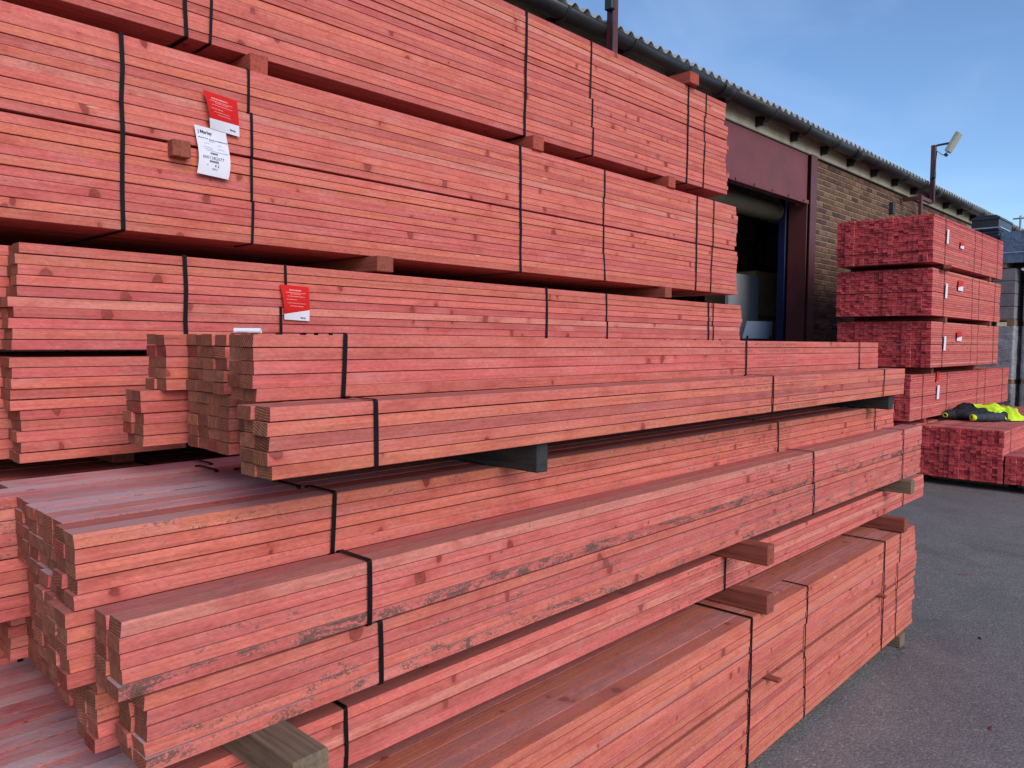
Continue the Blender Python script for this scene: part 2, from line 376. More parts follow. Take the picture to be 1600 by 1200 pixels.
def strap_loop(name, parent, x, d, z0, z1, w=.016, mat='strap', lean=0, wob=0, y_in=0):
    """flat band round a bundle: front, top, back, bottom, with rounded corners and thickness"""
    mb = MB(); p = .0028; th = .0012; rnd = R
    path = []
    r = .006
    def corner(cy, cz, a0):
        for k in range(3):
            a = a0+k*math.pi/4; path.append((cy+r*math.cos(a), cz+r*math.sin(a)))
    y0, y1, a0, a1 = -p, d+p, z0-p, z1+p
    corner(y0+r, a0+r, math.pi); corner(y1-r, a0+r, 1.5*math.pi); corner(y1-r, a1-r, 0); corner(y0+r, a1-r, .5*math.pi)
    n = 5                                   # extra points on the visible front run
    front = [(y0-.0008*math.sin(math.pi*(k+1)/(n+1)), a1-r+(a0-a1+2*r)*(k+1)/(n+1)) for k in range(n)]
    path += front
    K = len(path)
    for i, (yy, zz) in enumerate(path):
        xx = x+lean*((zz-z0)/(z1-z0)-.5)+wob*math.sin(zz*31+x)
        cy, cz = d/2, (z0+z1)/2
        dy, dz = yy-cy, zz-cz
        sy, sz = (th if abs(dy)/(d/2) > .985 else 0), (th if abs(dz)/((z1-z0)/2) > .985 else 0)
        o = (yy+math.copysign(sy, dy), zz+math.copysign(sz, dz))
        mb.v += [(xx-w/2, yy, zz), (xx+w/2, yy, zz), (xx+w/2, o[0], o[1]), (xx-w/2, o[0], o[1])]
    for i in range(K):
        j = (i+1) % K
        for q in range(4):
            mb.f.append((i*4+q, i*4+(q+1) % 4, j*4+(q+1) % 4, j*4+q)); mb.m.append(0)
    return mb.build(name, M[mat], parent)
def style(rnd, warm=0.0):
    h = rnd.random()
    hue = min(.99, max(0, rnd.gauss(.36+warm, .13)))
    if h > .95: hue = .97
    elif h > .90: hue = .84
    return hue, min(1.22, max(.74, rnd.gauss(1, .075)))
def end_x(rnd, base, amp): return base+rnd.gauss(0, amp*.27)

def bundle(name, loc, rz, L, label, group, rows=5, cols=2, straps=(), dirt=(.1, .25), seed=0, stamp=None, warm=0, ragged=.006, dirt_rows=None, right=None):
    rnd = random.Random(seed*13+5)
    e = empty(name, loc, rz); tag(e, label, 'timber bundle', group)
    w = .050
    for c in range(cols):
        for r in range(rows):
            mb = MB(); hue, bri = style(rnd, warm)
            dd = rnd.uniform(*dirt)
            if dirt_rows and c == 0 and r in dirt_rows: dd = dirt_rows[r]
            add_batten(mb, end_x(rnd, 0, ragged), end_x(rnd, L, ragged), c*.0505+abs(rnd.gauss(0, .0011)), r*T+.0003, w-rnd.uniform(.0002, .0014), T-rnd.uniform(.0009, .0023), rnd, hue, bri, dd,
                       (stamp+rnd.gauss(0, .012)) if stamp is not None and c == 0 else None, secs=8, bow=.0017)
            mb.build('batten', [M['timber'], M['end']], e)
    for x, wd in straps:
        strap_loop('strap', e, x, cols*.0505, 0, rows*T, w=wd, lean=rnd.gauss(0, .006))
    return e

def pack(name, loc, rz, L, label, group, rows=20, cols=18, straps=(), bstraps=(), seed=0, split=None, gap=.006, warm=0, dirt=(.0, .2), stamp=None, tier_off=None, tier_r=None, rear=0.0, top_dirt_sky=None, merged=False, show_bottom=True, col_jit=.012, ragged=.007, rot_front=.0012, t=T, top_cols=None, sticks=()):
    """a banded pack: front, top and bottom battens singly, the inner ones in one mass"""
    rnd = random.Random(seed*17+3)
    e = empty(name, loc, rz); tag(e, label, 'timber pack', group); ME = [M['timber'], M['end_dyed' if merged else 'end']]
    core = MB(); w = .050
    tiers = (rows+4)//5
    toff = tier_off or [rnd.gauss(0, .010) for _ in range(tiers)]
    toffr = tier_r or [rnd.gauss(0, .014) for _ in range(tiers)]
    coff = [rnd.gauss(rear if q else 0, col_jit) for q in range((cols+1)//2)]
    zs = [r*t+(gap if split is not None and r >= split else 0) for r in range(rows)]
    for c in range(cols):
        for r in range(rows):
            hue, bri = style(rnd, warm); k = min(r//5, tiers-1)
            lo = toff[k]+(coff[c//2] if c else 0)+rnd.gauss(0, ragged); hi = L+toffr[k]+(coff[c//2] if c else 0)*.5+rnd.gauss(0, ragged)
            single = not merged and (c == 0 or (r == rows-1 and (top_cols is None or c < top_cols)) or (r == 0 and show_bottom and c < 8))
            y = c*.0505+(abs(rnd.gauss(0, rot_front))+.0006*((k*7) % 3) if c == 0 else 0)
            dd = rnd.uniform(*dirt)
            if top_dirt_sky and c and r == rows-1: dd = rnd.uniform(*top_dirt_sky)
            mb = MB() if single else core
            add_batten(mb, lo, hi, y, zs[r]+.0003, w-(rnd.uniform(.002, .004) if merged else rnd.uniform(.0002, .0012)), t-rnd.uniform(.0009, .0024)*(1.4 if merged else 1), rnd, hue, bri, dd,
                       (stamp+rnd.gauss(0, .01)) if stamp is not None and c == 0 else None, secs=8 if single else 2, bow=.0019 if single else 0)
            if single: mb.build('batten', ME, e)
    o = core.build('inner_battens', ME, e); tag(o, kind='stuff')
    D = cols*.0505; top = zs[-1]+t
    for x, wd in straps:
        strap_loop('strap', e, x, D, 0, top, w=wd, lean=rnd.gauss(0, .004), wob=.002)
    for x, wd in bstraps:
        dx = 0
        for k in range(tiers):
            r0, r1 = k*5, min(k*5+5, rows)-1
            strap_loop('bundle_strap', e, x+dx, .101, zs[r0]+.001, zs[r1]+t-.001, w=wd, lean=rnd.gauss(0, .004))
            dx += rnd.gauss(0, .011)
    for (x, wd, ht, out) in sticks:
        b = MB(); b.box((x, -out, (zs[split]-ht if split else 0)), (x+wd, D-.05, zs[split]), .002)
        b.build('spacer_stick', M['bearer_brown'], e)
    return e

def bearer(loc, rz, w, d, h, mat, label, group):
    """short cross timber; origin at its front-left-bottom corner"""
    b = MB(); b.box((0, 0, 0), (w, d, h), .003)
    v = [Vector(p) for p in b.v]; rr = random.Random(int(loc[0]*1000))
    b.v = [(p.x+rr.gauss(0, .0008), p.y, p.z+rr.gauss(0, .0006)) for p in v]
    o = b.build('timber_bearer', M[mat]); o.location = loc; o.rotation_euler = (0, 0, rz)
    tag(o, label, 'bearer', group); return o

W1, W2 = .0115, .008
BG = 'tall back stack of red batten packs'
def back_stack():
    # pack rows counted from the top of the stack
    pack('batten_pack', (-.10, 2.205, 2.38), rad(.3), 4.15, 'topmost long red batten pack of the tall back stack, cut off by the photo edge', BG, straps=[(1.05, W1), (2.457, W1), (3.72, W1)], bstraps=[(1.125, W2), (2.91, W2), (3.89, W2)], seed=1, split=12, gap=.005, warm=.10, dirt=(.04, .28), top_cols=4, tier_off=[0]*4)
    pack('batten_pack', (-.02, 2.15, 1.815), rad(.9), 4.20, 'red batten pack in the back stack carrying a red card and a white label', BG, straps=[(.78, W1), (2.32, W1), (3.725, W1)], bstraps=[(1.145, W2), (2.897, W2), (3.889, W2)], seed=2, split=10, gap=.006, warm=.05, dirt=(.05, .32), top_cols=4, tier_off=[0]*4, sticks=[(.90, .05, .045, .030)])
    pack('batten_pack', (.53, 2.07, 1.235), rad(1.7), 3.65, 'red batten pack with a single red card, left end showing beside the loose bundles', BG, straps=[(.355, W1), (1.87, W1), (3.25, W1)], bstraps=[(.628, W2), (2.30, W2), (3.30, W2)], seed=3, split=10, gap=.016, warm=.02, dirt=(.05, .32), tier_off=[-.040, -.058, -.054, -.036], col_jit=.006, ragged=.004, rear=-.14, top_cols=6)
    pack('batten_pack', (-.15, 2.03, .672), rad(.8), 4.2, 'red batten pack under the pack with one red card, its banded top edge showing', BG, straps=[(.62, W1), (.98, W1), (2.6, W1)], seed=4, split=10, dirt=(.1, .3), show_bottom=False, top_cols=16)
    pack('batten_pack', (-.10, 2.05, .09), rad(.6), 4.2, 'lowest red batten pack at the foot of the back stack', BG, straps=[(.9, W1), (2.7, W1)], seed=5, dirt=(.1, .3), merged=True)
    g = 'bearers between the back stack packs'
    bearer((1.13, 2.18, 2.321), 0, .058, .85, .058, 'bearer_red', 'red timber bearer under the topmost pack, above the white label', g)
    bearer((2.365, 2.175, 2.321), 0, .066, .85, .058, 'bearer_red', 'bright red bearer under the middle of the topmost pack', g)
    bearer((3.40, 2.19, 2.321), 0, .062, .85, .058, 'bearer_red', 'red bearer under the topmost pack near its right end', g)
    bearer((.20, 2.19, 2.321), 0, .062, .85, .058, 'bearer_red', 'red bearer under the topmost pack at the upper left corner', g)
    bearer((1.545, 2.12, 1.760), 0, .066, .85, .053, 'bearer_brown', 'brown red bearer above the red card of the third pack', g)
    bearer((3.36, 2.175, 1.760), 0, .062, .85, .053, 'bearer_brown', 'brown bearer above the right end of the third pack', g)
    bearer((.75, 2.25, 1.186), 0, .06, .7, .047, 'bearer_brown', 'brown bearer in the dark gap under the third pack', g)
    bearer((3.6, 2.18, 1.186), 0, .06, .8, .047, 'bearer_brown', 'bearer hidden in the gap under the right end of the third pack', g)
    bearer((.6, 2.08, 0), 0, .07, .85, .088, 'bearer_grey', 'ground bearer under the left of the back stack', g)
    bearer((3.4, 2.09, 0), 0, .07, .85, .088, 'bearer_grey', 'ground bearer under the right of the back stack', g)
    bearer((.6, 2.1, .594), 0, .07, .85, .076, 'bearer_grey', 'bearer under the left of the second lowest back pack', g)
    bearer((3.4, 2.1, .594), 0, .07, .85, .076, 'bearer_grey', 'bearer under the right of the second lowest back pack', g)
    bearer((3.585, 2.19, 2.887), 0, .085, .8, .06, 'bearer_red', 'orange red bearer lying on top of the topmost pack', g)
back_stack()

ORD = ['first', 'second', 'third', 'fourth', 'fifth', 'sixth', 'seventh']
YAW = rad(.78); CA, SA = math.cos(YAW), math.sin(YAW)
def fr(s, n, z): return (s*CA-n*SA, s*SA+n*CA, z)
def front_stack():
    FG = 'long packs at the foot of the front stack'
    e = pack('batten_pack', (-.35, 1.150, .06), rad(1.35), 4.72, 'tall lowest red batten pack of the front stack, standing on ground bearers', FG, rows=21, cols=16, straps=[(2.80, W1), (4.22, W1)], bstraps=[(3.29, .0075), (4.43, .0075), (1.38, W2)], seed=11, split=11, gap=.012, warm=.27, dirt=(.04, .28), show_bottom=False, t=.0244, top_cols=16, tier_off=[0, .01, .02, -.01, 0], tier_r=[0, .03, .06, .01, .0], sticks=[(2.93, .028, .012, .05), (4.16, .03, .011, .03)])
    d = pack('batten_pack', (.02, 1.296, .655), rad(.8), 4.86, 'thin pink batten pack five rows high between the bearers of the front stack', FG, rows=5, cols=15, straps=[(.85, .0095), (2.45, .0085), (4.45, .0085)], seed=12, warm=-.04, dirt=(0, .08), show_bottom=True, stamp=2.1, top_cols=15, tier_off=[0], top_dirt_sky=(.55, .66))  # top face colour carries painted sky light as well as grit
    g = 'bearers of the front stack'
    bearer((2.52, 1.19, .585), rad(1), .052, .7, .069, 'bearer_brown', 'brown bearer lying on the lowest front pack beside its black strap', g)
    bearer((4.13, 1.24, .585), rad(1), .052, .7, .069, 'bearer_brown', 'brown bearer on the far end of the lowest front pack', g)
    bearer((.35, 1.25, .585), rad(1), .06, .7, .069, 'bearer_brown', 'bearer on the lowest front pack at the bottom left', g)
    bearer((2.44, 1.155, .781), rad(1), .05, .75, .068, 'bearer_brown', 'brown bearer sticking out under the middle of the dirty bundles', g)
    bearer((4.145, 1.22, .781), rad(1), .055, .75, .068, 'bearer_grey', 'grey brown bearer under the right end of the dirty bundles', g)
    bearer((.628, 1.088, .781), rad(1), .066, .8, .068, 'bearer_grey', 'weathered grey bearer end poking out at the bottom left foreground', g)
    bearer((1.355, 1.225, 1.217), rad(1), .042, .62, .073, 'bearer_dark', 'dark grey bearer block under the left of the raised front bundles', g)
    bearer((3.93, 1.27, 1.217), rad(1), .06, .62, .073, 'bearer_dark', 'dark grey bearer under the far end of the raised front bundles', g)
    for x in (-.1, 2.2, 4.11):
        bearer((x, 1.235 if x > 4 else 1.19, 0), rad(1), .075, .8, .059, 'bearer_grey', {-.1: 'ground bearer under the left of the lowest front pack', 2.2: 'ground bearer under the middle of the lowest front pack', 4.11: 'grey ground bearer end on the asphalt at the right corner of the front stack'}[x], g)
    # middle pile: three tiers of loose bundles, six files deep, with two bundles in front
    G = 'bundles of the dirty middle pile'
    TN = {0: 'top', 1: 'middle', 2: 'bottom'}
    Z = {0: 1.091, 1: .966, 2: .850}
    LX = {0: [.41, .42, .425, .43, .15, .445], 1: [.395, .405, .43, .45, .34, .44], 2: [.435, .458, .457, .465, .469, .442]}
    st = [(.47, .0095), (2.56, .008), (3.67, .008)]
    for tier in (0, 1, 2):
        for k in range(6):
            lx = LX[tier][k]; n = 1.343+.1045*k; z = Z[tier] if tier < 2 else .8465
            L = 4.37-lx+R.gauss(0, .01)
            lab = f'red batten bundle in the {TN[tier]} tier of the dirty middle pile, {ORD[k]} file back' if k else {0: 'grimy orange bundle at the front of the top tier of the middle pile', 1: 'bundle right under the grimy orange bundle, behind the stained ones', 2: 'bottom tier bundle behind the stained front bundles, end showing at lower left'}[tier]
            bundle('batten_bundle', fr(lx, n, z-.001*tier), YAW*.6 if k == 0 and tier == 0 else YAW, L, lab, G, rows=5, straps=[(s+.41-lx+R.gauss(0, .02), w) for s, w in st], dirt=(.3, .58) if k == 0 else (.545, .68) if tier == 0 else (.1, .3), seed=100+tier*10+k, warm=.14 if k == 0 else 0, stamp=2.45-lx if k == 0 else None, ragged=.009, dirt_rows={4: .56} if k == 0 and tier == 0 else None)  # top tier: high dirt also brightens upper faces as painted sky light
    bundle('batten_bundle', fr(.43, 1.217, .975), YAW, 4.07, 'stained pink bundle at the front of the dirty middle pile, upper of two', G, straps=[(.46, .0105), (2.62, .008), (3.75, .008)], dirt=(.26, .46), dirt_rows={0: .86, 1: .52, 4: .3}, seed=140, stamp=2.02, ragged=.007)
    bundle('batten_bundle', fr(.462, 1.217, .8485), YAW, 4.03, 'stained pink bundle at the front of the dirty middle pile, lower of two', G, straps=[(.455, .0105), (2.60, .008), (3.72, .008)], dirt=(.4, .62), dirt_rows={0: .72, 4: .38}, seed=141, stamp=2.0, ragged=.01)
    # upper pile
    G = 'bundles of the raised front pile'
    st = [(.22, .0095), (1.90, .008), (3.05, .008)]
    up = [(.695, 1.292, 0), (.78, 1.40, 0), (.745, 1.505, 0), (.757, 1.61, 0), (.712, 1.715, 0)]
    lo = [(.75, 1.292, 1), (.77, 1.40, 1), (.755, 1.505, 1), (.758, 1.61, 1), (.673, 1.75, 1)]
    for i, (x, n, tr) in enumerate(up+lo):
        k = i % 5
        lab = [['clean orange red bundle along the top front of the raised pile', 'lower bundle hidden behind the frontmost raised bundle'][tr]] if k == 0 else [f'red bundle end in the {"upper" if tr == 0 else "lower"} tier of the raised pile, {ORD[k]} file back']
        bundle('batten_bundle', fr(x, n, 1.2905+(.1255 if tr == 0 else 0)), YAW, (3.33 if tr == 0 else 3.28)+R.gauss(0, .015)-(x-.7), lab[0], G, straps=[(s+.695-x+R.gauss(0, .012), w) for s, w in st], dirt=(.02, .14), seed=160+i, stamp=1.72 if (k == 0 and tr == 0) else None, ragged=.008, warm=.08)
    bundle('batten_bundle', fr(.662, 1.185, 1.2905), YAW, 3.40, 'salmon bundle raised on dark bearers, frontmost and lowest of its pile', G, straps=[(.22, .0095), (1.93, .008), (3.09, .008)], dirt=(.02, .18), seed=180, stamp=1.70, ragged=.012, warm=.16)
front_stack()

def far_stack():
    G = 'packs of the far stack by the brick wall'
    kw = dict(cols=20, merged=True, ragged=.008, col_jit=.005, warm=-.12, dirt=(0, .1), rot_front=.002)
    st = [(.42, .012), (2.75, .012)]; bs = [(1.62, .008), (1.95, .008)]
    pack('batten_pack', (8.95, 2.51, 2.411), 0, 3.05, 'topmost red batten pack of the far stack by the brick wall', G, seed=21, straps=st, bstraps=bs, **kw)
    pack('batten_pack', (9.05, 2.53, 1.850), rad(.3), 3.08, 'second red pack from the top of the far stack, with red and white tag', G, seed=22, straps=st, bstraps=bs, split=10, **kw)
    pack('batten_pack', (9.18, 2.56, 1.284), rad(.2), 3.05, 'third red pack from the top of the far stack by the brick wall', G, seed=23, straps=st, bstraps=bs, split=10, **kw)
    pack('batten_pack', (8.98, 2.69, .700), 0, 4.55, 'longer red pack of the far stack, right above the pack with the jacket', G, seed=24, straps=[(.42, .012), (1.35, .01), (4.15, .012)], bstraps=[(2.75, .009), (3.15, .009)], split=10, **kw)
    pack('batten_pack', (9.35, 2.73, .09), 0, 4.2, 'lowest red pack of the far stack, behind the pack with the jacket', G, seed=25, rows=22, straps=st, **kw)
    G2 = 'low packs in front of the far stack'
    kw['cols'] = 16
    pack('batten_pack', (9.3, 1.865, .09), 0, 4.0, 'low dark red pack on the ground with the yellow jacket lying on it', G2, seed=26, rows=22, straps=[(.30, .012), (2.9, .012)], **{**kw, 'col_jit': .006})
    pack('batten_pack', (9.32, .84, .09), 0, 4.0, 'lower red pack on the ground at the right photo edge, top step empty', G2, seed=27, rows=12, straps=[(.30, .012), (2.9, .012)], **{**kw, 'cols': 20, 'col_jit': .006})
    g = 'bearers of the far stack'
    for x, y, z, h, d, lab in [(9.4, 2.52, 2.352, .058, 1.0, 'bearer under the topmost far pack near the wall end'), (11.4, 2.52, 2.352, .058, 1.0, 'bearer under the topmost far pack at its far end'), (9.6, 2.54, 1.786, .062, 1.0, 'bearer under the second far pack at its near end'), (11.6, 2.54, 1.786, .062, 1.0, 'bearer under the second far pack at its far end'), (9.6, 2.66, 1.21, .072, .95, 'pale bearer under the third far pack at its near end'), (11.4, 2.66, 1.21, .072, .95, 'bearer under the third far pack at its far end'), (9.6, 2.72, .642, .056, .95, 'bearer under the longer far pack at its near end'), (12.6, 2.72, .642, .056, .95, 'bearer under the longer far pack at its far end'), (9.7, 1.9, 0, .088, .75, 'ground bearer under the pack with the jacket, near end'), (12.4, 1.9, 0, .088, .75, 'ground bearer under the pack with the jacket, far end'), (9.7, .9, 0, .088, .9, 'ground bearer under the stepped pack at the right edge'), (12.4, .9, 0, .088, .9, 'far ground bearer under the stepped pack at the right edge'), (9.7, 2.76, 0, .088, .95, 'ground bearer under the lowest pack of the far stack'), (12.4, 2.76, 0, .088, .95, 'far ground bearer under the lowest pack of the far stack')]:
        bearer((x, y, z), 0, .075, d, h, 'bearer_brown' if z else 'bearer_grey', lab, g)
    bearer((9.25, 2.485, 2.356), rad(-72), .075, .95, .04, 'bearer_brown', 'loose stick lying slanted in the gap under the topmost far pack', g)
far_stack()

# ------------------------------------------------------------------ warehouse
YW = 4.35
def warehouse():
    e = empty('warehouse_building', (0, YW, 0)); tag(e, 'brick warehouse with maroon door frame, black gutter and corrugated roof', 'building')
    rnd = random.Random(3)
    def part(name, mat, boxes, bev=.004, parent=e):
        b = MB()
        for a, c in boxes: b.box(a, c, bev)
        return b.build(name, mat, parent)
    # walls (local y = 0 is the brick face)
    D0, D1 = 5.9, 10.02                     # door opening
    wall = part('wall', M['mortar'], [((10.22, .008, 0), (26, .24, 4.0))], 0)
    part('wall', M['mortar'], [((-4, .008, 0), (D0-.2, .24, 4.0))], 0)
    # bricks, nearest ones singly
    def brick_mesh(mb, x, z, w, h=.065):
        b = len(mb.v); c = .004; y = rnd.gauss(0, .0016)
        pr = [(0, 0), (w, 0), (w, h), (0, h)]
        inn = [(c, c), (w-c, c), (w-c, h-c), (c, h-c)]
        for (px, pz) in pr: mb.v.append((x+px, y+.012, z+pz))
        for (px, pz) in inn: mb.v.append((x+px, y-.002, z+pz))
        for (px, pz) in pr: mb.v.append((x+px, y+.06, z+pz))
        for j in range(4):
            k = (j+1) % 4
            mb.f += [(b+j, b+k, b+4+k, b+4+j), (b+8+j, b+8+k, b+k, b+j)]; mb.m += [0, 0]
        mb.f += [(b+4, b+5, b+6, b+7), (b+11, b+10, b+9, b+8)]; mb.m += [0, 0]
        h1 = rnd.random(); col = (h1, min(1.3, max(.6, rnd.gauss(1, .13))), 0, 1)
        a = mb.a.setdefault('bt', ('FLOAT_COLOR', []))[1]
        for _ in range(12): a += col
    cand = []
    for r in range(53):
        z = r*.075+.01
        x = 10.225-(.1125 if r % 2 else 0)
        while x < 17.5:
            x0 = max(x, 10.225)
            if x+.215 > 10.23: cand.append((x0, z, x+.215-x0))
            x += .225
    def score(c):                           # how large the brick shows; hidden ones last
        x, z, w = c
        vis = z > 1.45 and (x < 11.2 or z > 3.0) and x < 14.6
        return (0 if vis and w > .1 else 1, x)
    cand.sort(key=score)
    mass = MB()
    for i, (x, z, w) in enumerate(cand):
        if i < 300:
            b = MB(); brick_mesh(b, x, z, w); b.build('brick', M['brick'], wall)
        else: brick_mesh(mass, x, z, w)
    tag(mass.build('brickwork', M['brick'], wall), kind='stuff')
    mass = MB()
    for r in range(53):
        x = -3.9-(.1125 if r % 2 else 0)
        while x < D0-.45: brick_mesh(mass, x, r*.075+.01, .215); x += .225
    tag(mass.build('brickwork', M['brick'], e), kind='stuff')
    # ring beam of pale render under the eave
    part('eaves_beam', M['beige'], [((-4, -.025, 4.003), (26, .24, 4.30))], .01)
    part('drip_strip', M['dark'], [((-4, -.03, 3.985), (26, -.004, 4.0))], .002)
    # door head panel, lips and frame
    part('door_head_panel', M['maroon'], [((D0, -.02, 3.40), (D1-.035, .05, 3.985))], .003)
    part('door_head_lip', M['maroon'], [((D0, -.05, 3.35), (D1-.035, .06, 3.40))], .004)
    for x in (D0-.2, D1):                    # H-section columns
        b = MB(); b.box((x, -.06, 0), (x+.18, -.045, 4.0), .002); b.box((x+.083, -.045, 0), (x+.097, .13, 4.0)); b.box((x, .13, 0), (x+.18, .145, 4.0), .002)
        b.build('door_column', M['maroon_dark'], e)
        part('door_jamb', M['maroon_dark'], [((x-.012 if x > 8 else x+.192, -.02, 0), (x-.002 if x > 8 else x+.182, .23, 3.36))])
    part('shutter_guide', M['blue'], [((D1-.03, .26, 0), (D1+.06, .36, 3.5))])
    part('shutter_guide', M['blue'], [((D0-.06, .26, 0), (D0+.03, .36, 3.5))])
    b = MB(); b.tube([(D0, .42, 3.30), (D1, .42, 3.30)], .13, 20)
    b.build('roller_shutter', M['cream'], e, True)
    # corrugated roof sheets, 155 mm pitch
    pitch, amp, sl = .155, .027, math.tan(rad(13))
    nsheet = 0
    for i in range(26):
        x0 = -3.5+i*1.085; b = MB(); n = 57; rows = [(-.24, 0), (1.2, 0), (5.6, 0)]
        base = []
        for th in (0, .008):
            for (y, _) in rows:
                for j in range(n):
                    x = x0+1.10*j/(n-1)
                    b.v.append((x, y, 4.256+(y+.24)*sl+amp*math.cos(2*math.pi*x/pitch)-th+(.004 if i % 2 else 0)))
        m = n*len(rows)
        for k in range(len(rows)-1):
            for j in range(n-1):
                q = k*n+j; b.f += [(q, q+1, q+n+1, q+n), (m+q, m+q+n, m+q+n+1, m+q+1)]; b.m += [0, 0]
        for j in range(n-1): b.f.append((j, m+j, m+j+1, j+1)); b.m.append(0)
        b.build('roof_sheet', M['roof'], e, True)
    part('eaves_filler', M['dark'], [((-3.5, -.18, 4.2), (24.5, -.15, 4.285))], 0)
    # half-round gutter in lengths with sockets, and brackets
    def arc(x0, x1, r, th=.004, cy=-.20, cz=4.203):
        b = MB(); n = 15
        for x in (x0, x1):
            for rr in (r, r-th):
                for j in range(n):
                    a = math.pi+math.pi*j/(n-1); b.v.append((x, cy+rr*math.cos(a), cz+rr*math.sin(a)))
        for j in range(n-1):
            b.f += [(j, j+1, 2*n+j+1, 2*n+j), (n+j+1, n+j, 3*n+j, 3*n+j+1), (j+1, j, n+j, n+j+1), (2*n+j, 2*n+j+1, 3*n+j+1, 3*n+j)]; b.m += [0]*4
        b.f += [(0, 2*n, 3*n, n), (n-1, 2*n-1, 4*n-1, 3*n-1)]; b.m += [0, 0]
        return b
    x = -3.5
    while x < 24:
        arc(x, x+3.66, .088).build('gutter', M['black_pl'], e, True)
        arc(x+3.52, x+3.80, .096).build('gutter_joint', M['black_pl'], e, True); x += 3.66
    xs = [3.9+.924*i for i in range(-7, 22)]
    for x in xs:
        b = arc(x-.02, x+.02, .097)
        b.box((x-.02, -.13, 4.05), (x+.02, -.026, 4.16));
        b.quad([(x-.03, -.24, 4.118), (x+.03, -.24, 4.118), (x+.03, -.026, 4.05), (x-.03, -.026, 4.05)])
        b.build('gutter_bracket', M['black_pl'], e)
    for i in range(9):                     # bolt heads along the door head
        b = MB(); x = D1-.2-i*.45; b.tube([(x, -.062, 3.375), (x, -.049, 3.375)], .014, 6); b.build('bolt', M['maroon_dark'], e)
    # room behind the door
    part('interior_wall', M['interior'], [((-4, 5.2, 0), (26, 5.4, 5.56)), ((3.2, .25, 0), (3.4, 5.2, 4.2)), ((17.5, .25, 0), (17.7, 5.2, 4.2))], 0)
    part('interior_floor', M['concrete'], [((3.4, .3, .0), (17.5, 5.2, .92))], 0)
    # junction box and cable by the far post
    part('cable_box', M['dark_metal'], [((13.12, -.07, 3.62), (13.22, -.001, 3.80))])
warehouse()

def interior_things():
    b = MB(); b.box((9.78, 5.3, 1.3), (10.66, 5.36, 2.51), .005)
    e = empty('sheet_board', (0, 0, 0)); b.build('sheet', M['white_board'], e)
    b = MB(); b.box((9.83, 5.32, .92), (9.90, 5.7, 1.3)); b.build('leg', M['dark_metal'], e)
    b = MB(); b.box((10.55, 5.32, .92), (10.62, 5.7, 1.3)); b.build('leg', M['dark_metal'], e)
    tag(e, 'pale sheet board standing inside the dark doorway', 'board')
    e = empty('cardboard_carton', (0, 0, 0)); b = MB(); b.box((10.85, 5.45, .92), (11.9, 6.3, 2.62), .01); b.build('carton_body', M['card'], e)
    b = MB(); b.box((10.84, 5.44, 1.9), (11.91, 6.31, 1.96)); b.build('tape', M['cream'], e); tag(e, 'brown carton beside the pale board inside the doorway', 'carton')
    e = empty('storage_rack', (0, 0, 0))
    for x in (11.2, 13.2, 15.4):
        b = MB(); b.box((x, 6.62, .92), (x+.06, 6.68, 4.2)); b.build('upright', M['blue'], e)
        b = MB(); b.box((x, 7.55, .92), (x+.06, 7.61, 4.2)); b.build('upright', M['blue'], e)
    for z in (1.93, 2.9, 3.7):
        b = MB(); b.box((11.2, 6.60, z), (15.46, 6.64, z+.07)); b.box((11.2, 7.6, z), (15.46, 7.64, z+.07)); b.box((11.2, 6.64, z+.05), (15.46, 7.6, z+.069)); b.build('shelf', M['steel'], e)
    tag(e, 'steel storage rack in the dark behind the doorway', 'rack')
    for i, (x, y) in enumerate([(11.6, 7.0), (12.5, 7.05), (13.6, 7.0)]):
        bm = bmesh.new(); bmesh.ops.create_icosphere(bm, subdivisions=3, radius=1)
        for v in bm.verts:
            n = v.co.normalized(); v.co = Vector((n.x*.46, n.y*.3, max(-.16, n.z*.19)*(1+.1*math.sin(5*n.x+i)))) + Vector((x, y, 3.13))
        b = MB(); b.bm(bm); o = b.build('sack', M['bag'], None, True)
        tag(o, ['grey sack on the rack shelf nearest the door edge', 'grey sack in the middle of the rack shelf', 'grey sack at the far end of the rack shelf'][i], 'sack', 'sacks on the rack')
    # plastic chair on the raised floor
    e = empty('plastic_chair', (10.18, 5.05, .92), rad(-25)); tag(e, 'pale blue plastic chair just inside the warehouse doorway', 'chair')
    b = MB(); n = 9
    for k in range(2):
        for j in range(n):
            for i in range(n):
                u, v = i/(n-1)*2-1, j/(n-1)
                b.v.append((u*.25*(1-.12*v), -.02-.05*(1-u*u)+k*.012-v*.06+.05, .68+v*.24))
    for j in range(n-1):
        for i in range(n-1):
            q = j*n+i; m = n*n; b.f += [(q, q+1, q+n+1, q+n), (m+q, m+q+n, m+q+n+1, m+q+1)]; b.m += [0, 0]
    b.build('backrest', M['chair'], e, True)
    b = MB(); b.box((-.23, -.45, .44), (.23, 0, .47), .012); b.build('seat', M['chair'], e)
    for sx in (-1, 1):
        b = MB(); b.tube([(sx*.2, -.02, .45), (sx*.2, .0, .6), (sx*.19, -.01, .72)], .012, 8); b.build('back_post', M['dark_metal'], e)
        for sy in (-.42, -.04):
            b = MB(); b.tube([(sx*.19, sy, .44), (sx*.22, sy-(.03 if sy < -.2 else -.05), 0)], .012, 8); b.build('leg', M['dark_metal'], e)
interior_things()

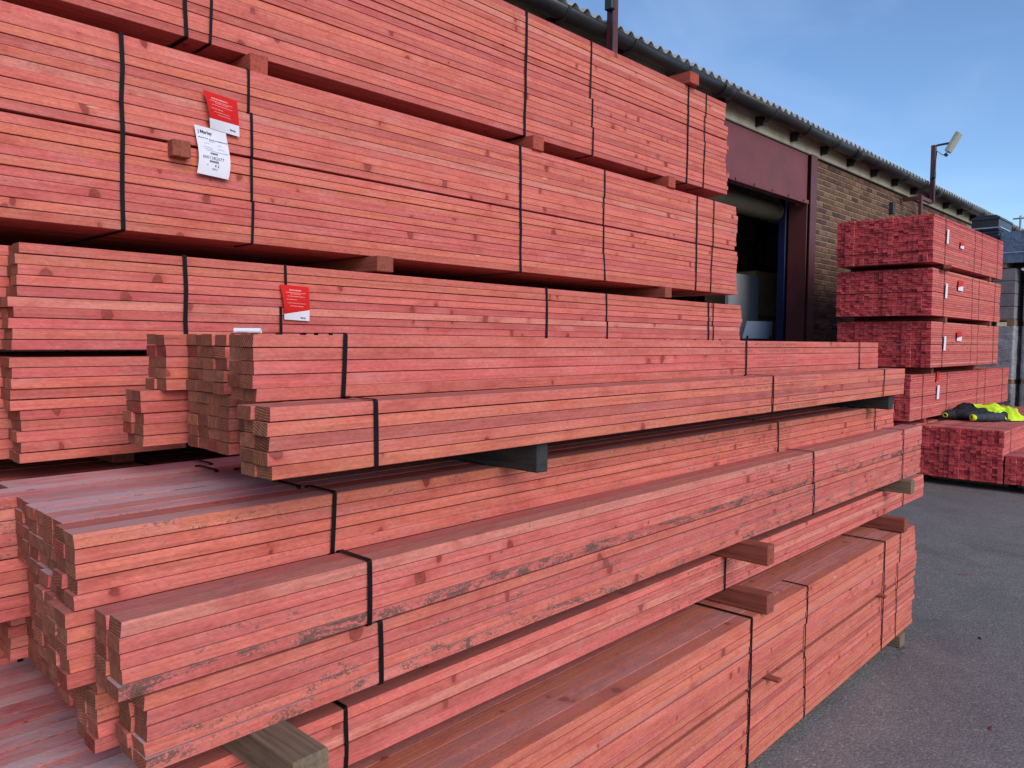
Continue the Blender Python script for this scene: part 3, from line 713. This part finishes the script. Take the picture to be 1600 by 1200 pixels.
def light_post(x, label):
    e = empty('floodlight_post', (x, 4.04, 3.9)); tag(e, label, 'lamp post', 'maroon floodlight posts on the eaves')
    b = MB(); b.box((-.035, -.035, 0), (.035, .035, .95), .004); b.build('post', M['maroon_dark'], e)
    b = MB(); b.box((-.55, -.02, -.02), (-.036, .03, .04), .003); b.box((-.60, -.02, -.45), (-.54, .03, .05), .003); b.box((-.60, .031, -.02), (-.54, .28, .04), .003); b.box((-.60, .031, -.42), (-.54, .28, -.36), .003); b.build('wall_arm', M['maroon_dark'], e)
    b = MB(); b.tube([(0, 0, .93), (.03, -.06, .95), (.07, -.235, .965)], .018, 8); b.build('lamp_arm', M['dark_metal'], e)
    b = MB(); b.box((-.09, -.06, .40), (-.036, .02, .50), .006); b.build('junction_box', M['dark_metal'], e)
    b = MB(); b.tube([(-.045, -.04, .42), (-.05, -.045, .2), (-.045, -.04, -.02)], .007, 6); b.tube([(-.045, -.04, .5), (-.03, -.045, .7), (.04, -.04, .86), (.06, -.12, .78), (.08, -.2, .83)], .007, 6)
    b.build('cable', M['dark_metal'], e)
    lm = empty('floodlight_pivot'); lm.parent = e
    COL.objects.unlink(lm); bpy.data.objects.remove(lm)
    q = Matrix(((0, 1, 0, .08), (-.5, 0, .866, -.27), (.866, 0, .5, .97), (0, 0, 0, 1)))
    b = MB(); b.box((-.17, -.10, -.03), (.17, .10, .03), .012, mat=q)
    hs = b.build('lamp_housing', M['lamp_body'], e)
    b = MB(); b.box((-.15, -.085, -.036), (.15, .085, -.0305), mat=q); b.build('lens', M['lamp_glass'], hs)
    b = MB(); b.box((-.24, -.03, -.03), (-.19, .03, .02), .01, mat=q); b.build('sensor', M['dark_metal'], hs)
light_post(14.24, 'maroon post with a pale floodlight above the far stack')
light_post(5.36, 'maroon post rising past the gutter above the back stack, cut by the photo top')

# ------------------------------------------------------------------ goods at the right edge
def goods():
    def wrapped(loc, sx, sy, sz, mat, label, strapmat=None, layers=4):
        e = empty('wrapped_pallet', loc); tag(e, label, 'pallet', 'wrapped pallets at the yard end')
        for k in range(3):
            b = MB(); b.box((0, k*(sy-.1)/2, .0), (sx, k*(sy-.1)/2+.1, .09)); b.build('pallet_bearer', M['pallet'], e)
        for k in range(6):
            b = MB(); b.box((k*(sx-.1)/5, 0, .09), (k*(sx-.1)/5+.1, sy, .11)); b.build('pallet_board', M['pallet'], e)
        rr = random.Random(int(sum(loc)*100)); nb = 3
        hgt = (sz-.11)/layers
        for r in range(layers):
            b = MB()
            for i in range(nb):
                for j in range(nb):
                    g = rr.gauss(0, .006)
                    b.box((i*sx/nb+.004, j*sy/nb+.004+g*0, .112+r*hgt), ((i+1)*sx/nb-.004+g*0, (j+1)*sy/nb-.004, .112+(r+1)*hgt-.006), .008)
            b.build('goods_layer', M['block'] if mat != 'wrap_blue' else M['wrap_blue'], e)
        # stretch film with folds
        b = MB(); n = 30; per = 2*(sx+sy); K = 14
        for k in range(K):
            z = .07+(sz-.07+.004)*k/(K-1)
            for i in range(n*4):
                s_ = i/(n*4)*4; side = int(s_); t = s_-side
                c = [(-.012+(sx+.024)*t, -.012), (sx+.012, -.012+(sy+.024)*t), (sx+.012-(sx+.024)*t, sy+.012), (-.012, sy+.012-(sy+.024)*t)][side]
                g = .006*math.sin(9*z+7*t+side)+rr.gauss(0, .003)
                nx, ny = [(0, -1), (1, 0), (0, 1), (-1, 0)][side]
                b.v.append((c[0]+nx*abs(g), c[1]+ny*abs(g), z))
        N_ = n*4
        for k in range(K-1):
            for i in range(N_): b.f.append((k*N_+i, k*N_+(i+1) % N_, (k+1)*N_+(i+1) % N_, (k+1)*N_+i)); b.m.append(0)
        if mat == 'wrap_blue' or rr.random() > .3: b.build('stretch_film', M[mat], e, True)
        if strapmat:
            for yy in (.25, .62):
                bb = MB(); z1 = sz+.014; y = yy*sy
                bb.box((-.030, y-.01, .0), (-.026, y+.01, z1)); bb.box((-.03, y-.01, z1), (sx+.03, y+.01, z1+.003)); bb.box((sx+.026, y-.01, 0), (sx+.03, y+.01, z1)); bb.build('band', M[strapmat], e)
            bb = MB(); z = .4*sz; bb.box((-.034, -.03, z), (-.031, sy+.03, z+.016)); bb.box((-.03, -.034, z), (sx+.03, -.031, z+.016)); bb.build('band', M[strapmat], e)
        return e
    names = ['bottom', 'middle', 'upper']
    for k in range(3):
        wrapped((14.3, 2.80, k*.92), 1.0, 1.0, .915, 'wrap', f'{names[k]} grey wrapped block pallet of the tower behind the far stack', layers=4)
        wrapped((14.5, 1.68, k*.92), 1.0, 1.03, .915, 'wrap', f'{names[k]} grey wrapped block pallet of the tower at the right photo edge', layers=4)
    wrapped((14.28, 2.05, 2.765), 1.05, .98, .56, 'wrap_blue', 'blue grey wrapped pallet with pale bands on top of the towers', 'strap_pale', 3)
    e = empty('crate_stack', (14.45, 3.09, 2.765)); tag(e, 'black plastic crates stacked with pale band behind the far stack', 'crate')
    for k, (z0, z1) in enumerate([(0, .31), (.31, .62), (.62, .85)]):
        b = MB(); b.box((0, 0, z0+.004), (.85, .40, z1), .012); b.box((-.012, -.012, z1-.05), (.862, .412, z1-.012), .006); b.build('crate', M['black_box'], e)
    b = MB(); b.box((.06, .05, .852), (.8, .36, .885), .01); b.build('lid', M['black_box'], e)
    b = MB(); b.box((-.018, -.016, .66), (-.014, .416, .678)); b.box((-.014, -.02, .66), (.86, -.016, .678)); b.build('band', M['strap_pale'], e)
    # thin metal frame beyond
    e = empty('metal_mast', (17.0, 3.30, 0)); tag(e, 'thin grey metal frame standing beyond the blue wrapped pallet', 'mast')
    for y in (0, -.35):
        b = MB(); b.tube([(0, y, 0), (0, y, 3.95)], .018, 8); b.build('post', M['steel'], e)
    for z in (3.90, 3.55):
        b = MB(); b.tube([(0, .12, z), (0, -.6, z)], .014, 8); b.build('crossbar', M['steel'], e)
    e = empty('green_bin', (14.0, 2.35, 0)); tag(e, 'small green plastic tub near the wrapped towers at the right edge', 'tub')
    b = MB(); b.tube([(0, 0, 0), (0, 0, .02), (0, 0, .62), (0, 0, .95)], [.13, .15, .18, .19], 20, cap=True); b.build('tub', M['green'], e, True)
    b = MB(); b.tube([(0, 0, .93), (0, 0, .97)], .205, 20); b.build('rim', M['green'], e)
goods()

# ------------------------------------------------------------------ cards, labels, paper
def text_mesh(txt, size, warp, mat, parent, x, z, name='lettering', bold=0.0):
    cu = bpy.data.curves.new('t', 'FONT'); cu.body = txt; cu.size = size; cu.resolution_u = 2; cu.offset = bold
    o = bpy.data.objects.new('t', cu); COL.objects.link(o)
    dg = bpy.context.evaluated_depsgraph_get(); me = bpy.data.meshes.new_from_object(o.evaluated_get(dg))
    bpy.data.objects.remove(o); bpy.data.curves.remove(cu)
    for v in me.vertices:
        px, pz = x+v.co.x, z+v.co.y; v.co = warp(px, pz, -.0006)
    me.materials.clear(); me.materials.append(M[mat]); me.name = name
    return link(bpy.data.objects.new(name, me), parent)
def sheet(loc, w, h, warp, colour, label, cat, rz=0, split=None):
    e = empty(cat.replace(' ', '_'), loc, rz); tag(e, label, cat)
    def grid(name, z0, z1, mat, zl=None):
        b = MB(); nx, nz = 12, 14
        for k in (0, .0005):
            for j in range(nz+1):
                for i in range(nx+1):
                    x = w*i/nx
                    a = z0(x/w); c = z1(x/w); b.v.append(warp(x, a+(c-a)*j/nz, k))
        m = (nx+1)*(nz+1)
        for j in range(nz):
            for i in range(nx):
                q = j*(nx+1)+i; b.f += [(q, q+1, q+nx+2, q+nx+1), (m+q, m+q+nx+1, m+q+nx+2, m+q+1)]; b.m += [0, 0]
        return b.build(name, M[mat], e, True)
    if split:
        grid('white_strip', lambda u: 0, split, 'paper'); grid('red_panel', split, lambda u: h, 'red_card')
    else: grid('sheet', lambda u: 0, lambda u: h, colour)
    return e
def bars(e, warp, rows, mat):
    """illegible small print: short broken strokes"""
    rr = random.Random(5)
    for (x0, x1, z, ht) in rows:
        b = MB(); x = x0
        while x < x1:
            l = rr.uniform(.0022, .0062); x2 = min(x+l, x1)
            b.quad([warp(x, z, -.0005), warp(x2, z, -.0005), warp(x2, z+ht, -.0005), warp(x, z+ht, -.0005)]); x = x2+rr.uniform(.0007, .0016)
        b.build('small_print', M[mat], e)
def cards():
    # white label on the second pack
    def wl(x, z, k): return (x+.006*math.sin(z*26)-.002, -.010-.006*math.sin(z*34+.6)-.05*max(0, x-.075)**1.3+k, z-.05*x)
    e = sheet((.953, 2.160, 1.992), .092, .134, wl, 'paper', 'white printed delivery label stapled below the red card', 'paper label', rad(.9))
    b = MB()
    for a0 in range(8):
        a, c = rad(-60+15*a0), rad(-45+15*a0)
        b.quad([wl(.004+.0065*math.cos(t), .118+.0065*math.sin(t), -.0005) for t in (a, c)]+[wl(.004+.0048*math.cos(t), .118+.0048*math.sin(t), -.0005) for t in (c, a)])
    b.build('logo_mark', M['ink'], e)
    text_mesh('Marley', .0125, wl, 'ink', e, .0135, .1155, bold=.0004)
    text_mesh('6001382077', .0125, wl, 'ink', e, .011, .046)
    text_mesh('4 2', .0105, wl, 'ink', e, .046, .026, bold=.0002)
    text_mesh('PEFC', .0075, wl, 'ink', e, .040, .0165)
    bars(e, wl, [(.006, .034, .102, .0022), (.036, .058, .1005, .0022), (.060, .090, .1005, .0026)], 'ink')
    bars(e, wl, [(.036, .052, .096, .0018), (.02, .036, .089, .0013), (.06, .07, .089, .0013), (.014, .042, .078, .0013), (.058, .076, .0785, .0013), (.018, .044, .073, .0013), (.052, .088, .0685, .002), (.024, .05, .069, .0015), (.024, .028, .027, .003)], 'grey_ink')
    b = MB(); x = .034
    rr = random.Random(2)
    for z0, n in ((.060, 13), (.037, 13)):
        x = .034-(0 if z0 > .05 else .003)
        for i in range(n):
            w_ = rr.choice((.0006, .0012, .0018)); b.quad([wl(x, z0, -.0005), wl(x+w_, z0, -.0005), wl(x+w_, z0+.006, -.0005), wl(x, z0+.006, -.0005)]); x += w_+.0006
    b.build('barcode', M['ink'], e)
    # red cards
    def wr(x, z, k): return (x+.022*max(0, (.11-z)/.11)**1.2*max(0, 1-x/.16), -.006-.014*math.sin(math.pi*min(1, max(0, z/.105)))*(1-x/.14)+k, z-.07*x)
    e = sheet((.972, 2.160, 2.124), .102, .102, wr, None, 'red card with white foot above the white label', 'red card', rad(.9), split=lambda u: .026+.004*u)
    rows = [(.020, .070, .083, .0038), (.012, .084, .0765, .0018), (.028, .07, .0725, .0018), (.016, .082, .0655, .0018), (.012, .05, .055, .0018), (.02, .07, .047, .0016), (.03, .074, .0405, .0016)]
    bars(e, wr, rows, 'pale_ink')
    text_mesh('Marley', .0075, wr, 'ink', e, .068, .009, bold=.0002)
    def wr2(x, z, k): return (x+.014*max(0, (.1-z)/.1)*max(0, 1-x/.11), -.005-.008*math.sin(math.pi*min(1, max(0, z/.1)))*(1-x/.15)+k, z-.03*x)
    e = sheet((1.166, 2.088, 1.590), .098, .103, wr2, None, 'red card with slanted white foot on the third pack above the loose bundles', 'red card', rad(1.7), split=lambda u: .016+.017*u)
    bars(e, wr2, [(.028, .070, .087, .0038), (.014, .084, .0805, .0018), (.03, .066, .0765, .0018), (.018, .08, .0695, .002), (.014, .05, .06, .0018), (.014, .084, .0495, .0016), (.024, .074, .0405, .0022)], 'pale_ink')
    text_mesh('Marley', .0075, wr2, 'ink', e, .062, .006, bold=.0002)
    # tags on the far packs
    def flat(x, z, k): return (x, -.008-.03*z*(1-x)+k, z)
    for (x, y, z, w, h, lab) in [(9.38, 2.505, 2.64, .07, .15, 'white label on the topmost far pack'), (9.48, 2.527, 2.05, .08, .16, 'white label on the second far pack'), (9.60, 2.555, 1.47, .08, .16, 'white label on the third far pack'), (9.90, 2.686, .90, .09, .16, 'white label on the longer far pack')]:
        sheet((x, y, z), w, h, flat, 'paper', lab, 'paper label')
    for (x, y, z, w, h, lab) in [(9.98, 2.527, 2.16, .20, .12, 'small red and white card on the second far pack'), (10.12, 2.555, 1.58, .20, .11, 'small red and white card on the third far pack'), (9.92, 2.505, 2.635, .14, .08, 'small red and white card on the topmost far pack'), (9.86, 2.686, 1.10, .10, .12, 'small red card on the longer far pack')]:
        sheet((x, y, z), w, h, flat, None, lab, 'red card', split=(lambda u, h=h: h*.3+h*.2*u) if w > .12 else (lambda u, h=h: h*.02))
    # rolled paper lying on the raised bundles
    e = empty('paper_roll', (.826, 1.681, 1.5505), rad(-42)); tag(e, 'curled white paper lying on the raised bundles', 'paper')
    b = MB(); n = 22; Lr = .060
    for x in (0, Lr):
        for i in range(n):
            a = 5.2*math.pi*i/(n-1)/2; r = .0055+.001*i/n*2; b.v.append((x, r*math.cos(a), r*math.sin(a)))
    for i in range(n-1): b.f.append((i, i+1, n+i+1, n+i)); b.m.append(0)
    b.build('sheet', M['paper'], e, True)
    b = MB()
    rr = random.Random(9); x = .008
    while x < .03:
        w_ = rr.uniform(.001, .003); q = []
        for xx, a in ((x, 3.6), (x+w_, 3.6), (x+w_, 4.6), (x, 4.6)): q.append((xx, .0072*math.cos(a), .0072*math.sin(a)))
        b.quad(q); x += w_+.002
    b.build('print', M['ink'], e)
cards()

# ------------------------------------------------------------------ jacket on the low far pack
def jacket():
    e = empty('work_jacket', (10.50, 2.36, .646), rad(44.04-90)); tag(e, 'crumpled dark navy and fluorescent yellow work jacket on the low far pack', 'jacket')
    def blob(name, c, s, mat, seed, fold=.18, rotz=0, tilt=0, freq=5.0, cut=True, sub=4, parent=e):
        rr = random.Random(seed); ph = [rr.uniform(0, 6) for _ in range(6)]
        bm = bmesh.new(); bmesh.ops.create_icosphere(bm, subdivisions=sub, radius=1)
        q = Matrix.Rotation(rotz, 3, 'Z') @ Matrix.Rotation(tilt, 3, 'Y')
        for v in bm.verts:
            n = v.co.normalized()
            d = 1+fold*(.5*math.sin(freq*n.x+2.2*n.y+ph[0])+.35*abs(math.sin(freq*1.7*(n.x*.8+n.y*.6)+ph[1]))+.25*math.sin(freq*2.6*(n.y-.4*n.x)+3*n.z+ph[2]))
            p = q @ Vector((n.x*s[0]*d, n.y*s[1]*d, n.z*s[2]*d)); p += Vector(c)
            if cut: p.z = max(p.z, .003+.004*(1+math.sin(20*p.x)))
            v.co = p
        b = MB(); b.bm(bm); return b.build(name, M[mat], parent, True)
    body = blob('body', (-.06, .04, .06), (.27, .20, .105), 'navy', 3, .2)
    blob('body_fold', (-.13, .06, .11), (.12, .12, .075), 'navy', 8, .2, parent=body)
    blob('body_fold', (.17, -.02, .055), (.13, .15, .07), 'navy', 11, .2, parent=body)
    # sleeves
    def sleeve(pts, rs, mat):
        b = MB(); k = 16; P = []
        for i in range(k):
            t = i/(k-1)*(len(pts)-1); j = min(int(t), len(pts)-2); f = t-j
            P.append(Vector(pts[j]).lerp(Vector(pts[j+1]), f))
        rr = [rs[0]+(rs[1]-rs[0])*i/(k-1)+.006*math.sin(i*2.1) for i in range(k)]
        b.tube(P, rr, 16); b.v = [(x, y, max(.003, z)) for x, y, z in b.v]
        return b.build('sleeve', M[mat], e, True)
    s1 = sleeve([(-.225, -.235, .045), (-.05, -.235, .048), (.14, -.17, .045)], (.042, .055), 'slate')
    s2 = sleeve([(-.44, -.04, .055), (-.37, -.02, .062), (-.27, .0, .05)], (.045, .065), 'navy')
    def cuff(c, d, r, par):
        c, d = Vector(c), Vector(d).normalized(); q = d.to_track_quat('Z', 'Y'); b = MB(); n = 18
        for (o, rr) in ((0, r*.62), (-.016, r*.8), (-.012, r*1.06), (.02, r*1.1), (.032, r*.98)):
            for j in range(n):
                a = 2*math.pi*j/n; v = c+d*o+q @ Vector((rr*math.cos(a), rr*math.sin(a)*.8, 0)); b.v.append((v.x, v.y, max(.002, v.z)))
        for k in range(4):
            for j in range(n): b.f.append((k*n+j, k*n+(j+1) % n, (k+1)*n+(j+1) % n, (k+1)*n+j)); b.m.append(0)
        b.build('cuff', M['hivis'], par, True)
    cuff((-.235, -.235, .045), (1, -.1, 0), .044, s1); cuff((-.44, -.04, .055), (.8, .3, .1), .036, s2)
    # yellow lining and hood, draped sheets with thickness and folds
    def drape(name, P, mat, seed, par=e, amp=.007):
        rr = random.Random(seed); ph = [rr.uniform(0, 6) for _ in range(4)]; b = MB(); n = 22
        P = [Vector(p) for p in P]
        for k in (0, 1):
            for j in range(n):
                for i in range(n):
                    u, v = i/(n-1), j/(n-1)
                    p = P[0]*(1-u)*(1-v)+P[1]*u*(1-v)+P[2]*u*v+P[3]*(1-u)*v
                    w = amp*(math.sin(7*u+3*v+ph[0])+.7*math.sin(15*u-6*v+ph[1])+.5*math.sin(22*v+4*u+ph[2]))
                    hump = .05*math.sin(math.pi*u)*math.sin(math.pi*v)
                    b.v.append((p.x+w*.5, p.y-abs(w)*.8-hump*.5-k*.004, max(.004+.003*k, p.z+w+hump)))
        m = n*n
        for j in range(n-1):
            for i in range(n-1):
                q = j*n+i; b.f += [(q, q+1, q+n+1, q+n), (m+q, m+q+n, m+q+n+1, m+q+1)]; b.m += [0, 0]
        return b.build(name, M[mat], par, True)
    drape('collar_lining', [(-.135, -.02, .185), (.02, -.14, .095), (.19, -.2, .03), (.17, -.04, .16)], 'hivis', 4)
    drape('shoulder_panel', [(.02, .06, .15), (.18, -.12, .12), (.30, -.06, .10), (.17, .08, .185)], 'hivis', 6)
    drape('back_panel', [(.225, -.19, .004), (.48, -.17, .006), (.33, -.02, .13), (.22, -.04, .17)], 'hivis', 9, amp=.010)
jacket()

# ------------------------------------------------------------------ litter on the asphalt
def litter():
    rr = random.Random(21)
    spots = [(4.55, .98), (5.75, 1.35), (3.5, .70), (6.9, 1.15)]
    names = ['dark splinter on the asphalt nearest the right corner of the front stack', 'splinter on the asphalt midway between the front stack and the low far packs', 'splinter on the asphalt in the bottom right foreground', 'farthest loose splinter on the asphalt towards the low far packs']
    for i, (x, y) in enumerate(spots):
        L = rr.uniform(.02, .06); b = MB(); b.box((-L/2, -.004, 0), (L/2, .005, .005), .0012)
        b.v = [(px, py+.25*px*px/L*rr.choice((1, 1))+rr.gauss(0, .0006), max(.0003, pz)) for px, py, pz in b.v]
        o = b.build('wood_splinter', M['bearer_brown' if i % 3 else 'bearer_dark']); o.location = (x, y, .0008); o.rotation_euler = (0, 0, rr.uniform(0, 3))
        tag(o, names[i], 'splinter', 'splinters on the asphalt')
litter()
